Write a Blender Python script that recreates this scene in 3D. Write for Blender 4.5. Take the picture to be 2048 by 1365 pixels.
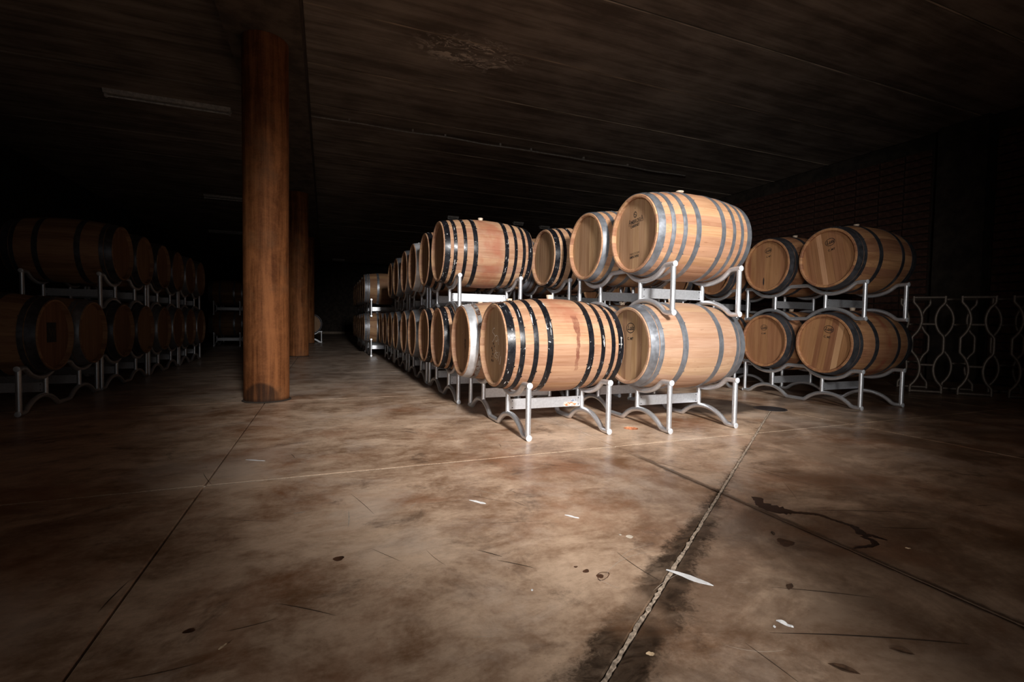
import bpy, bmesh, math, random
from mathutils import Vector, Matrix
random.seed(11)
PI = math.pi
for o in list(bpy.data.objects): bpy.data.objects.remove(o)
SC = bpy.context.scene
COL = SC.collection

# ------------------------------------------------------------------ camera
CAM_H = 0.816
YAW, PITCH, ROLL = math.radians(21.5), math.radians(2.275), math.radians(0.917)
fw = Vector((math.sin(YAW)*math.cos(PITCH), math.cos(YAW)*math.cos(PITCH), -math.sin(PITCH)))
r0 = Vector((math.cos(YAW), -math.sin(YAW), 0)); u0 = r0.cross(fw)
rr = r0*math.cos(ROLL) + u0*math.sin(ROLL); uu = u0*math.cos(ROLL) - r0*math.sin(ROLL)
cd = bpy.data.cameras.new('camera'); cam = bpy.data.objects.new('camera', cd); COL.objects.link(cam)
M = Matrix((( rr.x, uu.x, -fw.x, 0), (rr.y, uu.y, -fw.y, 0), (rr.z, uu.z, -fw.z, CAM_H), (0, 0, 0, 1)))
cam.matrix_world = M
cd.sensor_fit = 'HORIZONTAL'; cd.sensor_width = 36; cd.lens = 948/2048*36
cd.clip_start = 0.05; cd.clip_end = 200
SC.camera = cam
# ------------------------------------------------------------------ world, light, exposure
w = bpy.data.worlds.new('world'); SC.world = w; w.use_nodes = True
w.node_tree.nodes['Background'].inputs[0].default_value = (0.6, 0.7, 0.85, 1)
w.node_tree.nodes['Background'].inputs[1].default_value = 0.02
ld = bpy.data.lights.new('doorway_light', 'SPOT'); lo = bpy.data.objects.new('doorway_light', ld); COL.objects.link(lo)
ld.energy = 4550; ld.color = (1.0, 0.975, 0.955); ld.shadow_soft_size = 0.40
ld.spot_size = math.radians(48); ld.spot_blend = 1.0
lo.location = (0.80, -3.3, 3.4)
AZ, EL = math.radians(10), math.radians(-20)
lo.rotation_euler = Vector((math.sin(AZ)*math.cos(EL), math.cos(AZ)*math.cos(EL), math.sin(EL))).to_track_quat('-Z', 'Y').to_euler()
def light_panel(name, loc, aim, sx, sy, energy, spread):
    d = bpy.data.lights.new(name, 'AREA'); o = bpy.data.objects.new(name, d); COL.objects.link(o)
    d.shape = 'RECTANGLE'; d.size = sx; d.size_y = sy; d.energy = energy; d.color = (1.0, 0.98, 0.96); d.spread = math.radians(spread)
    o.location = loc; o.rotation_euler = (Vector(aim)-Vector(loc)).to_track_quat('-Z', 'Y').to_euler()
light_panel('doorway_daylight', (0.75, -3.55, 1.7), (0.75, 6, 1.7), 2.6, 2.6, 12, 180)
light_panel('left_fill', (-3.2, -3.5, 1.2), (2.9, 3.3, 1.0), 1.2, 1.0, 17, 38)  # fill light added from the left to brighten the barrel heads, source unseen
SC.view_settings.view_transform = 'Standard'; SC.view_settings.look = 'None'
SC.view_settings.gamma = 1.0; SC.view_settings.use_curve_mapping = False
SC.view_settings.exposure = 0.0

# ------------------------------------------------------------------ helpers
def link(o, parent=None):
    COL.objects.link(o)
    if parent: o.parent = parent
    return o
def tag(o, label=None, cat=None, group=None, kind=None):
    if label: o['label'] = label
    if cat: o['category'] = cat
    if group: o['group'] = group
    if kind: o['kind'] = kind
    return o
def empty(name, loc=(0,0,0), rz=0, label=None, cat=None, group=None):
    o = bpy.data.objects.new(name, None); o.empty_display_size = .1
    o.location = loc; o.rotation_euler = (0, 0, rz); link(o)
    return tag(o, label, cat, group)
def meshobj(name, me, parent=None, loc=None, rot=None, mat=None):
    o = bpy.data.objects.new(name, me); link(o, parent)
    if loc: o.location = loc
    if rot: o.rotation_euler = rot
    if mat:
        if not me.materials: me.materials.append(mat)
        if me.materials[0] is not mat:
            o.material_slots[0].link = 'OBJECT'; o.material_slots[0].material = mat
    return o
class MB:
    def __init__(s): s.v = []; s.f = []; s.sm = []
    def add(s, vs, fs, smooth=False):
        n = len(s.v); s.v += [tuple(v) for v in vs]
        s.f += [tuple(i+n for i in f) for f in fs]; s.sm += [smooth]*len(fs); return s
    def box(s, c, d):
        x, y, z = c; a, b, e = d[0]/2, d[1]/2, d[2]/2
        vs = [(x+i*a, y+j*b, z+k*e) for k in (-1,1) for j in (-1,1) for i in (-1,1)]
        return s.add(vs, [(0,2,3,1),(4,5,7,6),(0,1,5,4),(2,6,7,3),(0,4,6,2),(1,3,7,5)])
    def cbox(s, c, d, ch):   # box with chamfered top edges, for slabs and blocks (chamfer on the side given by d)
        return s.box(c, d)
    def tube(s, pts, r, n=10, caps=True):
        pts = [Vector(p) for p in pts]; rings = []
        up = None
        for i, p in enumerate(pts):
            t = (pts[min(i+1, len(pts)-1)] - pts[max(i-1, 0)]).normalized()
            if up is None:
                a = Vector((1,0,0)) if abs(t.x) < .9 else Vector((0,0,1))
                up = (a - t*a.dot(t)).normalized()
            else: up = (up - t*up.dot(t)).normalized()
            b = t.cross(up); rad = r[i] if isinstance(r, (list, tuple)) else r
            rings.append([p + (up*math.cos(2*PI*k/n) + b*math.sin(2*PI*k/n))*rad for k in range(n)])
        vs = [v for R in rings for v in R]; fs = []
        for i in range(len(rings)-1):
            for k in range(n):
                fs.append((i*n+k, i*n+(k+1)%n, (i+1)*n+(k+1)%n, (i+1)*n+k))
        s.add(vs, fs, True)
        if caps:
            m = len(rings)-1; b0 = len(s.v)-len(vs)
            s.f.append(tuple(b0+k for k in reversed(range(n)))); s.sm.append(False)
            s.f.append(tuple(b0+m*n+k for k in range(n))); s.sm.append(False)
        return s
    def lathe(s, prof, n=48, axis='X', a0=0, close=False):   # prof = [(x, r)]
        vs = []
        for x, r in prof:
            for k in range(n):
                a = a0+2*PI*k/n
                if axis == 'X': vs.append((x, r*math.sin(a), r*math.cos(a)))
                else: vs.append((r*math.cos(a), r*math.sin(a), x))
        fs = []; m = len(prof)
        for i in range(m if close else m-1):
            j = (i+1) % m
            for k in range(n):
                q = (i*n+k, i*n+(k+1)%n, j*n+(k+1)%n, j*n+k)
                fs.append(q if axis == 'X' else q[::-1])
        return s.add(vs, fs, True)
    def poly(s, pts, z0, z1):   # prism over a polygon in XY
        n = len(pts)
        vs = [(x, y, z0) for x, y in pts] + [(x, y, z1) for x, y in pts]
        fs = [tuple(reversed(range(n))), tuple(range(n, 2*n))] + [(i, (i+1)%n, n+(i+1)%n, n+i) for i in range(n)]
        return s.add(vs, fs)
    def mesh(s, name, mat=None, autosmooth=True):
        me = bpy.data.meshes.new(name); me.from_pydata(s.v, [], s.f)
        for p, k in zip(me.polygons, s.sm): p.use_smooth = k
        if autosmooth and any(s.sm):
            try: me.set_sharp_from_angle(angle=math.radians(38))
            except Exception: pass
        if mat: me.materials.append(mat)
        me.update(); return me
    def build(s, name, mat=None, parent=None, loc=None):
        return meshobj(name, s.mesh(name, mat), parent, loc)

# ------------------------------------------------------------------ materials
class NT:
    def __init__(s, name):
        s.m = bpy.data.materials.new(name); s.m.use_nodes = True; s.t = s.m.node_tree
        s.b = s.t.nodes['Principled BSDF']
    def n(s, typ, **kw):
        x = s.t.nodes.new(typ)
        for k, v in kw.items():
            if k.startswith('i_'):
                key = k[2:]; key = int(key) if key.isdigit() else key.replace('_', ' ')
                s.put(x.inputs[key], v)
            else: setattr(x, k, v)
        return x
    def put(s, inp, v):
        if isinstance(v, bpy.types.NodeSocket): s.t.links.new(v, inp)
        else: inp.default_value = v
    def math(s, op, a, b=0.0, c=None, clamp=False):
        x = s.n('ShaderNodeMath', operation=op, use_clamp=clamp); s.put(x.inputs[0], a); s.put(x.inputs[1], b)
        if c is not None: s.put(x.inputs[2], c)
        return x.outputs[0]
    def mix(s, f, a, b, blend='MIX'):
        x = s.n('ShaderNodeMix', data_type='RGBA', blend_type=blend)
        s.put(x.inputs[0], f); s.put(x.inputs[6], a); s.put(x.inputs[7], b); return x.outputs[2]
    def ramp(s, f, lo, hi, a=0.0, b=1.0):
        x = s.n('ShaderNodeMapRange', interpolation_type='SMOOTHSTEP')
        s.put(x.inputs[0], f); s.put(x.inputs[1], lo); s.put(x.inputs[2], hi); s.put(x.inputs[3], a); s.put(x.inputs[4], b)
        return x.outputs[0]
    def noise(s, vec, scale, detail=3, rough=.55, dist=0.0):
        x = s.n('ShaderNodeTexNoise'); s.put(x.inputs['Vector'], vec); s.put(x.inputs['Scale'], scale)
        s.put(x.inputs['Detail'], detail); s.put(x.inputs['Roughness'], rough); s.put(x.inputs['Distortion'], dist)
        return x.outputs[0]
    def scale(s, vec, v):
        x = s.n('ShaderNodeVectorMath', operation='MULTIPLY'); s.put(x.inputs[0], vec); x.inputs[1].default_value = v
        return x.outputs[0]
    def add(s, vec, v):
        x = s.n('ShaderNodeVectorMath', operation='ADD'); s.put(x.inputs[0], vec); s.put(x.inputs[1], v); return x.outputs[0]
    def coord(s, obj=None):
        x = s.n('ShaderNodeTexCoord')
        if obj: x.object = obj
        return x.outputs['Object']
    def rnd(s): return s.n('ShaderNodeObjectInfo').outputs['Random']
    def sep(s, vec):
        x = s.n('ShaderNodeSeparateXYZ'); s.put(x.inputs[0], vec); return x.outputs
    def bump(s, h, strength, dist=.002):
        x = s.n('ShaderNodeBump'); s.put(x.inputs['Height'], h); x.inputs['Strength'].default_value = strength
        x.inputs['Distance'].default_value = dist; s.put(s.b.inputs['Normal'], x.outputs[0])
    def out(s, col=None, rough=None, metal=None, spec=None):
        if col is not None: s.put(s.b.inputs['Base Color'], col)
        if rough is not None: s.put(s.b.inputs['Roughness'], rough)
        if metal is not None: s.put(s.b.inputs['Metallic'], metal)
        if spec is not None: s.put(s.b.inputs['Specular IOR Level'], spec)
        return s.m
def C4(r, g, b): return (r, g, b, 1)

def wood(name, pale, dark, grain_axis='X', var=.35, root=None, red=None, drip=False, body=False, seam=28):
    t = NT(name); co = t.coord(); rn = t.rnd()
    off = t.n('ShaderNodeCombineXYZ'); t.put(off.inputs[0], t.math('MULTIPLY', rn, 37.0)); t.put(off.inputs[1], t.math('MULTIPLY', rn, 91.0)); t.put(off.inputs[2], t.math('MULTIPLY', rn, 53.0))
    v = t.add(co, off.outputs[0])
    sc = (2.2, 55, 55) if grain_axis == 'X' else (55, 55, 2.2)
    sc2 = (1.3, 9, 9) if grain_axis == 'X' else (9, 9, 1.3)
    g = t.noise(t.scale(v, sc), 1.0, 4, .6, .35)
    h = t.noise(t.scale(v, sc2), 1.0, 3, .55, .6)
    f = t.ramp(t.math('ADD', t.math('MULTIPLY', g, .55), t.math('MULTIPLY', h, .5)), .36, .72)
    col = t.mix(f, C4(*pale), C4(*dark))
    if body:   # far barrels: one tone per stave from the angle round the axis
        s = t.sep(co); a = t.math('ARCTAN2', s[1], s[2])
        k = t.math('FLOOR', t.math('MULTIPLY', a, seam/(2*PI)))
        wn = t.n('ShaderNodeTexWhiteNoise', noise_dimensions='1D'); t.put(wn.inputs['W'], t.math('ADD', k, t.math('MULTIPLY', rn, 71.0)))
        rv = wn.outputs[0]
    else:
        wn = t.n('ShaderNodeTexWhiteNoise', noise_dimensions='1D'); t.put(wn.inputs['W'], t.math('MULTIPLY', rn, 517.0)); rv = wn.outputs[0]
    tone = t.math('ADD', 1-var*.6, t.math('MULTIPLY', rv, var))
    hs = t.n('ShaderNodeHueSaturation'); t.put(hs.inputs['Hue'], t.math('ADD', .492, t.math('MULTIPLY', rv, .014))); t.put(hs.inputs['Value'], tone); t.put(hs.inputs['Color'], col)
    col = hs.outputs[0]
    # short dark flecks and the odd knot
    fl = t.ramp(t.noise(t.scale(v, (14, 60, 60) if grain_axis == 'X' else (60, 60, 14)), 1.0, 2, .5), .68, .78)
    col = t.mix(t.math('MULTIPLY', fl, .45), col, C4(dark[0]*.4, dark[1]*.3, dark[2]*.25))
    if root is not None and red is not None:
        rc = t.coord(root); s = t.sep(rc)
        n1 = t.noise(rc, 6.0, 4, .6); n2 = t.noise(rc, 14.0, 3, .6)
        ax = t.math('ABSOLUTE', s[0])
        band = t.ramp(t.math('ADD', ax, t.math('MULTIPLY', n2, .05)), red['w'], red['w']+.07, 1, 0)
        hi = t.ramp(t.math('ADD', s[2], t.math('MULTIPLY', n1, .25)), red['z0'], red['z1'])
        m = t.math('MULTIPLY', t.math('MULTIPLY', band, hi), t.ramp(n1, .3, .62))
        col = t.mix(t.math('MULTIPLY', m, red['amt']), col, C4(.30, .085, .045))
        if drip:
            wob = t.math('MULTIPLY', t.math('SUBTRACT', t.noise(t.scale(rc, (0, 0, 16)), 1.0, 2), .5), .05)
            dx = t.math('ABSOLUTE', t.math('SUBTRACT', t.math('ADD', s[0], wob), .052))
            wid = t.ramp(s[2], .08, .14, .010, .022)
            d1 = t.ramp(dx, wid, t.math('ADD', wid, .006), 1, 0)
            d2 = t.math('MULTIPLY', t.ramp(s[2], -.18, -.15), t.ramp(s[2], .20, .24, 1, 0))
            d3 = t.math('MULTIPLY', t.ramp(s[1], -.02, .0, 1, 0), t.ramp(n2, .3, .55, .45, 1))
            col = t.mix(t.math('MULTIPLY', t.math('MULTIPLY', t.math('MULTIPLY', d1, d2), d3), .8), col, C4(.13, .032, .018))
    t.bump(g, .25, .0012)
    return t.out(col, .62, 0, .25)

def hoopmat(name, base, rough, metal, chips=0.0, chipcol=(.75, .74, .72), mott=.35, rust=0.0, spec=.5):
    t = NT(name); co = t.coord(); rn = t.rnd()
    v = t.add(co, t.n('ShaderNodeCombineXYZ', i_0=t.math('MULTIPLY', rn, 31.0), i_1=t.math('MULTIPLY', rn, 17.0)).outputs[0])
    a = t.noise(v, 26, 4, .65); b = t.noise(v, 6, 3, .6)
    f = t.ramp(t.math('ADD', t.math('MULTIPLY', a, .5), t.math('MULTIPLY', b, .5)), .36, .64)
    lo_ = C4(*[c*(1-mott) for c in base]); hi_ = C4(*[min(1, c*(1+mott)) for c in base])
    col = t.mix(f, lo_, hi_); ro = t.ramp(a, .3, .7, rough-.08, rough+.1)
    if chips:
        c = t.noise(v, 34, 5, .7); d = t.noise(t.scale(v, (70, 8, 8)), 1.0, 3, .6)
        m = t.math('MAXIMUM', t.ramp(c, .735-chips, .76-chips), t.ramp(d, .75-chips, .77-chips))
        m = t.math('MULTIPLY', m, t.ramp(t.noise(v, 5, 2), .40, .56))
        col = t.mix(m, col, C4(*chipcol))
    if rust:
        m = t.ramp(t.noise(v, 18, 4, .7), .62-rust, .72-rust); col = t.mix(m, col, C4(.12, .05, .025))
    return t.out(col, ro, metal, spec)

def plain(name, col, rough=.5, metal=0.0, spec=.4, nscale=18, amt=.25, bump=0.0):
    t = NT(name); co = t.coord(); a = t.noise(co, nscale, 4, .6)
    c = t.mix(t.ramp(a, .3, .7), C4(*[x*(1-amt) for x in col]), C4(*[min(1, x*(1+amt)) for x in col]))
    if bump: t.bump(a, bump)
    return t.out(c, rough, metal, spec)

# palette of the place
PALE, PALED = (.445, .268, .164), (.300, .152, .080)
W_black = wood('oak_stave_pale', PALE, PALED, var=.28)
W_grey = wood('oak_stave_honey', (.46, .262, .150), (.31, .153, .077), var=.26)
W_new = wood('oak_stave_new', (.440, .284, .184), (.33, .187, .108), var=.20)
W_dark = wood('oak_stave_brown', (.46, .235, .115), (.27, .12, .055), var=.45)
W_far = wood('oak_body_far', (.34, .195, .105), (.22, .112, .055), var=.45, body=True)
H_light = wood('oak_head_light', (.40, .25, .14), (.27, .15, .075), grain_axis='Z', var=.30)
H_old = wood('oak_head_old', (.33, .185, .095), (.19, .095, .045), grain_axis='Z', var=.35)
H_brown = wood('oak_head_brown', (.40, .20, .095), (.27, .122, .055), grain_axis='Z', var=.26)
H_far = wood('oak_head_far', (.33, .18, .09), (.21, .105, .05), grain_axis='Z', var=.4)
HP_black = hoopmat('hoop_black_paint', (.008, .008, .010), .30, .0, chips=.095, spec=.28)
HP_galv = hoopmat('hoop_galvanised', (.26, .272, .295), .42, .70, mott=.22)
HP_silver = hoopmat('hoop_bright_zinc', (.66, .67, .69), .40, .6, mott=.15, rust=.0)
HP_rusty = hoopmat('hoop_rust_flecked', (.38, .37, .36), .45, .6, mott=.3, rust=.12)
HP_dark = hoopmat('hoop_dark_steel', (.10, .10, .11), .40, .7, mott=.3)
BUNG = plain('silicone_bung', (.60, .47, .35), .5)
PAINT = plain('rack_silver_paint', (.66, .675, .70), .40, .78, .5, 60, .08)
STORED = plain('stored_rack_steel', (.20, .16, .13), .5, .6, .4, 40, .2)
CAPM = plain('rack_end_cap', (.62, .64, .67), .45, .25, .5, 40, .08)
DARKM = plain('dark_bolt', (.03, .03, .035), .5, .4)
INK = plain('branded_ink', (.025, .018, .014), .7)
CHALK = plain('chalk', (.78, .72, .64), .9)

def floor_material():
    t = NT('polished_concrete'); g = t.n('ShaderNodeNewGeometry'); P = g.outputs['Position']; s = t.sep(P); X, Y = s[0], s[1]
    big = t.noise(P, .75, 4, .6, .4); mid = t.noise(t.scale(P, (2.6, 3.6, 1)), 1.0, 9, .68, .5)
    wav = t.noise(t.scale(P, (7.0, 13.0, 1)), 1.0, 8, .72, .6); fine = t.noise(P, 42, 4, .65); spec = t.noise(P, 160, 2, .5)
    f = t.math('ADD', t.math('ADD', t.math('MULTIPLY', big, .40), t.math('MULTIPLY', mid, .38)), t.math('ADD', t.math('MULTIPLY', wav, .20), t.math('MULTIPLY', fine, .10)))
    c = t.mix(t.ramp(f, .42, .64), C4(.21, .108, .054), C4(.72, .515, .36))
    c = t.mix(t.math('MULTIPLY', t.ramp(t.noise(P, 1.3, 9, .68, .4), .48, .66), .60), c, C4(.30, .125, .057))       # rust-brown clouds
    c = t.mix(t.math('MULTIPLY', t.ramp(t.noise(t.add(P, (7, 3, 0)), 1.1, 9, .68, .4), .50, .66), .50), c, C4(.70, .56, .45))   # pale worn clouds
    c = t.mix(t.math('MULTIPLY', t.ramp(t.noise(t.add(P, (3, 9, 0)), 3.2, 10, .74, .4), .54, .70), .62), c, C4(.07, .040, .025))  # dirty patches
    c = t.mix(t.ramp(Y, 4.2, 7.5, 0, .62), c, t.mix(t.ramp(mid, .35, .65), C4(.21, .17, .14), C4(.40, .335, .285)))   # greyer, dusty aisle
    c = t.mix(t.math('MULTIPLY', t.ramp(spec, .72, .78), .5), c, C4(.55, .43, .32))
    c = t.mix(t.math('MULTIPLY', t.ramp(t.noise(P, 70, 3, .6), .70, .76), .55), c, C4(.05, .03, .02))
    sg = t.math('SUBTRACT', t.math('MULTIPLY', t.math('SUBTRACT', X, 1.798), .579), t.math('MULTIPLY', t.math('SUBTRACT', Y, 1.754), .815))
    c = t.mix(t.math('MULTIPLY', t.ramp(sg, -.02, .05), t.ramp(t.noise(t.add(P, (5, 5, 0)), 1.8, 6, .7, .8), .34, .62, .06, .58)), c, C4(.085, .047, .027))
    # wet soak along the diagonal joint: line through (1.798,1.754), direction (.815,.579)
    d = t.math('ABSOLUTE', t.math('SUBTRACT', t.math('MULTIPLY', t.math('SUBTRACT', X, 1.798), .579), t.math('MULTIPLY', t.math('SUBTRACT', Y, 1.754), .815)))
    ed = t.math('ADD', t.math('MULTIPLY', t.noise(P, 5.5, 5, .7), .17), t.math('MULTIPLY', t.noise(P, 38, 5, .75, 1.0), .10))
    wide = t.ramp(Y, .9, 2.2, -.02, -.105)
    m = t.ramp(t.math('SUBTRACT', t.math('SUBTRACT', d, ed), wide), -.055, .0, 1, 0)
    m = t.math('MULTIPLY', m, t.math('MULTIPLY', t.ramp(Y, 3.3, 3.5, 1, 0), t.ramp(t.noise(P, 3.0, 3, .6), .30, .50, .35, 1)))
    c = t.mix(t.math('MULTIPLY', m, t.ramp(t.noise(t.scale(P, (9, 22, 1)), 1.0, 5, .7, 1.5),   .30, .62, .98, .76)), c, C4(.020, .0115, .0065))
    # soak along the joint at X = 1.79
    d2 = t.math('ABSOLUTE', t.math('SUBTRACT', X, 1.795))
    m2 = t.math('MULTIPLY', t.ramp(t.math('SUBTRACT', d2, t.math('MULTIPLY', t.noise(P, 12, 5, .75), .065)), -.022, .0, 1, 0), t.ramp(Y, 2.2, 2.6, 1, .15))
    c = t.mix(t.math('MULTIPLY', m2, .75), c, C4(.028, .015, .009))
    # damp area by the drain cover
    dx = t.math('MULTIPLY', t.math('SUBTRACT', X, 3.62), .9); dy = t.math('SUBTRACT', Y, 3.75)
    dd = t.math('SQRT', t.math('ADD', t.math('MULTIPLY', dx, dx), t.math('MULTIPLY', dy, dy)))
    m3 = t.ramp(t.math('ADD', dd, t.math('MULTIPLY', t.noise(P, 3.2, 4, .6), .5)), .62, .85, 1, 0)
    c = t.mix(t.math('MULTIPLY', m3, .85), c, C4(.022, .018, .017))
    wet = t.math('MAXIMUM', m, m3)
    ro = t.math('ADD', t.ramp(f, .40, .66, .30, .42), t.math('MULTIPLY', wet, .12))
    t.bump(t.math('ADD', fine, mid), .10, .002)
    return t.out(c, ro, 0, t.math('SUBTRACT', .34, t.math('MULTIPLY', wet, .24)))
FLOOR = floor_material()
JOINT_D = plain('joint_dark', (.022, .015, .011), .8, nscale=60)
JOINT_L = plain('joint_lit_edge', (.55, .44, .33), .8, nscale=90, amt=.4)
JOINT_C = plain('joint_crumbled', (.46, .36, .27), .85, nscale=70, amt=.55)
def ceiling_material():
    t = NT('ceiling_concrete'); g = t.n('ShaderNodeNewGeometry'); P = g.outputs['Position']
    a = t.noise(t.scale(P, (.5, 7, 1)), 1.0, 5, .65, .5); b = t.noise(t.scale(P, (1.2, 2, 1)), 1.0, 4, .6); c_ = t.noise(P, 9, 5, .7)
    f = t.math('ADD', t.math('MULTIPLY', a, .55), t.math('MULTIPLY', b, .45))
    c = t.mix(t.ramp(f, .36, .66), C4(.17, .135, .108), C4(.44, .365, .30))
    s = t.sep(P)
    dx = t.math('SUBTRACT', s[0], 1.62); dy = t.math('MULTIPLY', t.math('SUBTRACT', s[1], 5.58), 1.8)
    dd = t.math('SQRT', t.math('ADD', t.math('MULTIPLY', dx, dx), t.math('MULTIPLY', dy, dy)))
    m = t.math('MULTIPLY', t.ramp(dd, .25, .85, 1, 0), t.ramp(t.noise(t.scale(P, (5, 9, 1)), 1.0, 7, .75, 1.4), .50, .58))
    c = t.mix(t.math('MULTIPLY', m, .9), c, C4(.95, .84, .72))     # flaking bloom
    t.bump(c_, .2, .004)
    return t.out(c, .85, 0, .2)
CEIL = ceiling_material()
GROUT = plain('ceiling_grout', (.50, .40, .30), .9, nscale=12, amt=.6)
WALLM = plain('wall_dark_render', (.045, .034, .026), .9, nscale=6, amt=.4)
BEAMM = plain('beam_concrete', (.11, .085, .065), .9, nscale=5, amt=.4)
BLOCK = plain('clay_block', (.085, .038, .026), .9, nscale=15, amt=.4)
def rust_material(scorch):
    t = NT('rusted_steel_scorched' if scorch else 'rusted_steel'); co = t.coord(); s = t.sep(co)
    a = t.noise(t.scale(co, (14, 14, .8)), 1.0, 5, .65, .4); b = t.noise(co, 5, 5, .65, .5); c_ = t.noise(co, 60, 3, .6)
    f = t.math('ADD', t.math('MULTIPLY', a, .6), t.math('ADD', t.math('MULTIPLY', b, .3), t.math('MULTIPLY', c_, .12)))
    c = t.mix(t.ramp(f, .38, .66), C4(.125, .042, .014), C4(.37, .14, .05))
    c = t.mix(t.math('MULTIPLY', t.ramp(t.noise(co, 2.2, 4, .6), .52, .66), .35), c, C4(.19, .10, .05))
    # round dark scorch low on the front
    dx = t.math('ADD', s[0], .03); dz = t.math('MULTIPLY', t.math('SUBTRACT', s[2], .03), .95)
    dd = t.math('SQRT', t.math('ADD', t.math('MULTIPLY', dx, dx), t.math('MULTIPLY', dz, dz)))
    m = t.math('MULTIPLY', t.ramp(t.math('ADD', dd, t.math('MULTIPLY', b, .03)), .155, .185, 1, 0), t.ramp(s[1], -.05, .0, scorch, 0))
    c = t.mix(t.math('MULTIPLY', m, t.ramp(a, .35, .65, .88, .55)), c, C4(.026, .014, .009))
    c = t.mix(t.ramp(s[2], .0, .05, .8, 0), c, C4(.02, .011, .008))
    t.bump(c_, .15, .002)
    return t.out(c, .7, .0, .15)
RUST_S, RUST = rust_material(1.0), rust_material(0.0)

# ------------------------------------------------------------------ room shell
X0, X1, Y0, Y1, ZC = -5.6, 9.2, -3.6, 28.7, 4.0
ZERO = (0, 0, 0)
def struct(o): return tag(o, kind='structure')
fl = MB().box(((X0+X1)/2, (Y0+Y1)/2, -.06), (X1-X0+.4, Y1-Y0+.4, .05)).build('floor', JOINT_D); struct(fl)
XJ = [X0, -2.885, -.545, 1.79, 4.13, 6.47, X1]
YJ = [Y0, .13, 2.65, 5.17] + [5.17+2.52*k for k in range(1, 10)] + [Y1]
HOLE = (2.229, 3.084, .058)
LP, LN = Vector((1.798, 1.754)), Vector((.579, -.815))   # diagonal joint: point, normal
def clip(poly, p, n, off):
    out = []
    for i, a in enumerate(poly):
        b = poly[(i+1) % len(poly)]
        da, db = (a-p).dot(n)-off, (b-p).dot(n)-off
        if da >= 0: out.append(a)
        if (da >= 0) != (db >= 0): out.append(a+(b-a)*(da/(da-db)))
    return out
def slab(poly, hole=None):
    n = len(poly); c = sum(poly, Vector((0, 0)))/n
    def inset(d): # shrink toward the middle by about d
        o = []
        for i in range(n):
            a, b, e = poly[i-1], poly[i], poly[(i+1) % n]
            t1, t2 = (b-a).normalized(), (e-b).normalized()
            n1, n2 = Vector((-t1.y, t1.x)), Vector((-t2.y, t2.x)); q = n1+n2
            q = q/max(.3, q.dot(n1)); o.append(b+q*d)
        return o
    top = inset(.004)
    if hole:
        bm = bmesh.new()
        o = [bm.verts.new((p.x, p.y, 0)) for p in top]
        lowv = [bm.verts.new((p.x, p.y, -.004)) for p in poly]; bot = [bm.verts.new((p.x, p.y, -.04)) for p in poly]
        for i in range(n):
            j = (i+1) % n
            bm.faces.new((lowv[i], lowv[j], o[j], o[i])); bm.faces.new((bot[i], bot[j], lowv[j], lowv[i]))
        m = 28; hx, hy, hr = hole
        ring = [bm.verts.new((hx+hr*math.cos(2*PI*k/m)*(1+.05*math.sin(5*k)), hy+hr*math.sin(2*PI*k/m)*(1+.05*math.cos(3*k)), 0)) for k in range(m)]
        es = [bm.edges.get((o[i], o[(i+1) % n])) for i in range(n)] + [bm.edges.new((ring[k], ring[(k+1) % m])) for k in range(m)]
        bmesh.ops.triangle_fill(bm, edges=es, use_beauty=True)
        lw = [bm.verts.new((v.co.x, v.co.y, -.04)) for v in ring]
        for k in range(m): bm.faces.new((ring[k], lw[k], lw[(k+1) % m], ring[(k+1) % m]))
        bmesh.ops.recalc_face_normals(bm, faces=bm.faces)
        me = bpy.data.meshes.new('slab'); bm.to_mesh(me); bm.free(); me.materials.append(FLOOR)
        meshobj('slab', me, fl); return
    vs = [(p.x, p.y, -.04) for p in poly]+[(p.x, p.y, -.004) for p in poly]+[(p.x, p.y, 0) for p in top]
    fs = [tuple(range(2*n, 3*n))]
    for L in (0, 1):
        fs += [(L*n+i, L*n+(i+1) % n, (L+1)*n+(i+1) % n, (L+1)*n+i) for i in range(n)]
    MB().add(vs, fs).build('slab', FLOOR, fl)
G = .0035
for i in range(len(XJ)-1):
    for j in range(len(YJ)-1):
        q = [Vector((XJ[i]+G, YJ[j]+G)), Vector((XJ[i+1]-G, YJ[j]+G)), Vector((XJ[i+1]-G, YJ[j+1]-G)), Vector((XJ[i]+G, YJ[j+1]-G))]
        ds = [(p-LP).dot(LN) for p in q]
        hole = HOLE if (q[0].x < HOLE[0] < q[1].x and q[0].y < HOLE[1] < q[2].y) else None
        if min(ds) < -.02 and max(ds) > .02 and XJ[i+1] < 4.2 and YJ[j+1] < 5.3:
            for sgn in (1, -1):
                pc = clip(q, LP, LN*sgn, .008)
                if len(pc) > 2:
                    inside = hole and (Vector(HOLE[:2])-LP).dot(LN*sgn) > 0
                    slab(pc, hole if inside else None)
        else: slab(q, hole)
# joint strips: slab edges catching light painted pale in the cross joints, crumbled mortar in the diagonal one
def strip(name, a, b, wd, z, mat, seg=40, jit=.3, parent=fl):
    a, b = Vector(a), Vector(b); t = (b-a).normalized(); nn = Vector((-t.y, t.x)); vs = []; fs = []
    for k in range(seg+1):
        p = a+(b-a)*k/seg; w1 = wd*(1+random.uniform(-jit, jit)); w2 = wd*(1+random.uniform(-jit, jit)); zz = z+random.uniform(-.0006, .0006)
        vs += [(p.x+nn.x*w1, p.y+nn.y*w1, zz), (p.x-nn.x*w2, p.y-nn.y*w2, zz)]
        vs += [(p.x+nn.x*w1, p.y+nn.y*w1, z-.02), (p.x-nn.x*w2, p.y-nn.y*w2, z-.02)]
        if k: 
            o = 4*(k-1); fs += [(o, o+4, o+5, o+1), (o+2, o, o+1, o+3)][:1] + [(o+2, o+6, o+4, o), (o+1, o+5, o+7, o+3)]
    return MB().add(vs, fs).build(name, mat, parent)
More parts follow.
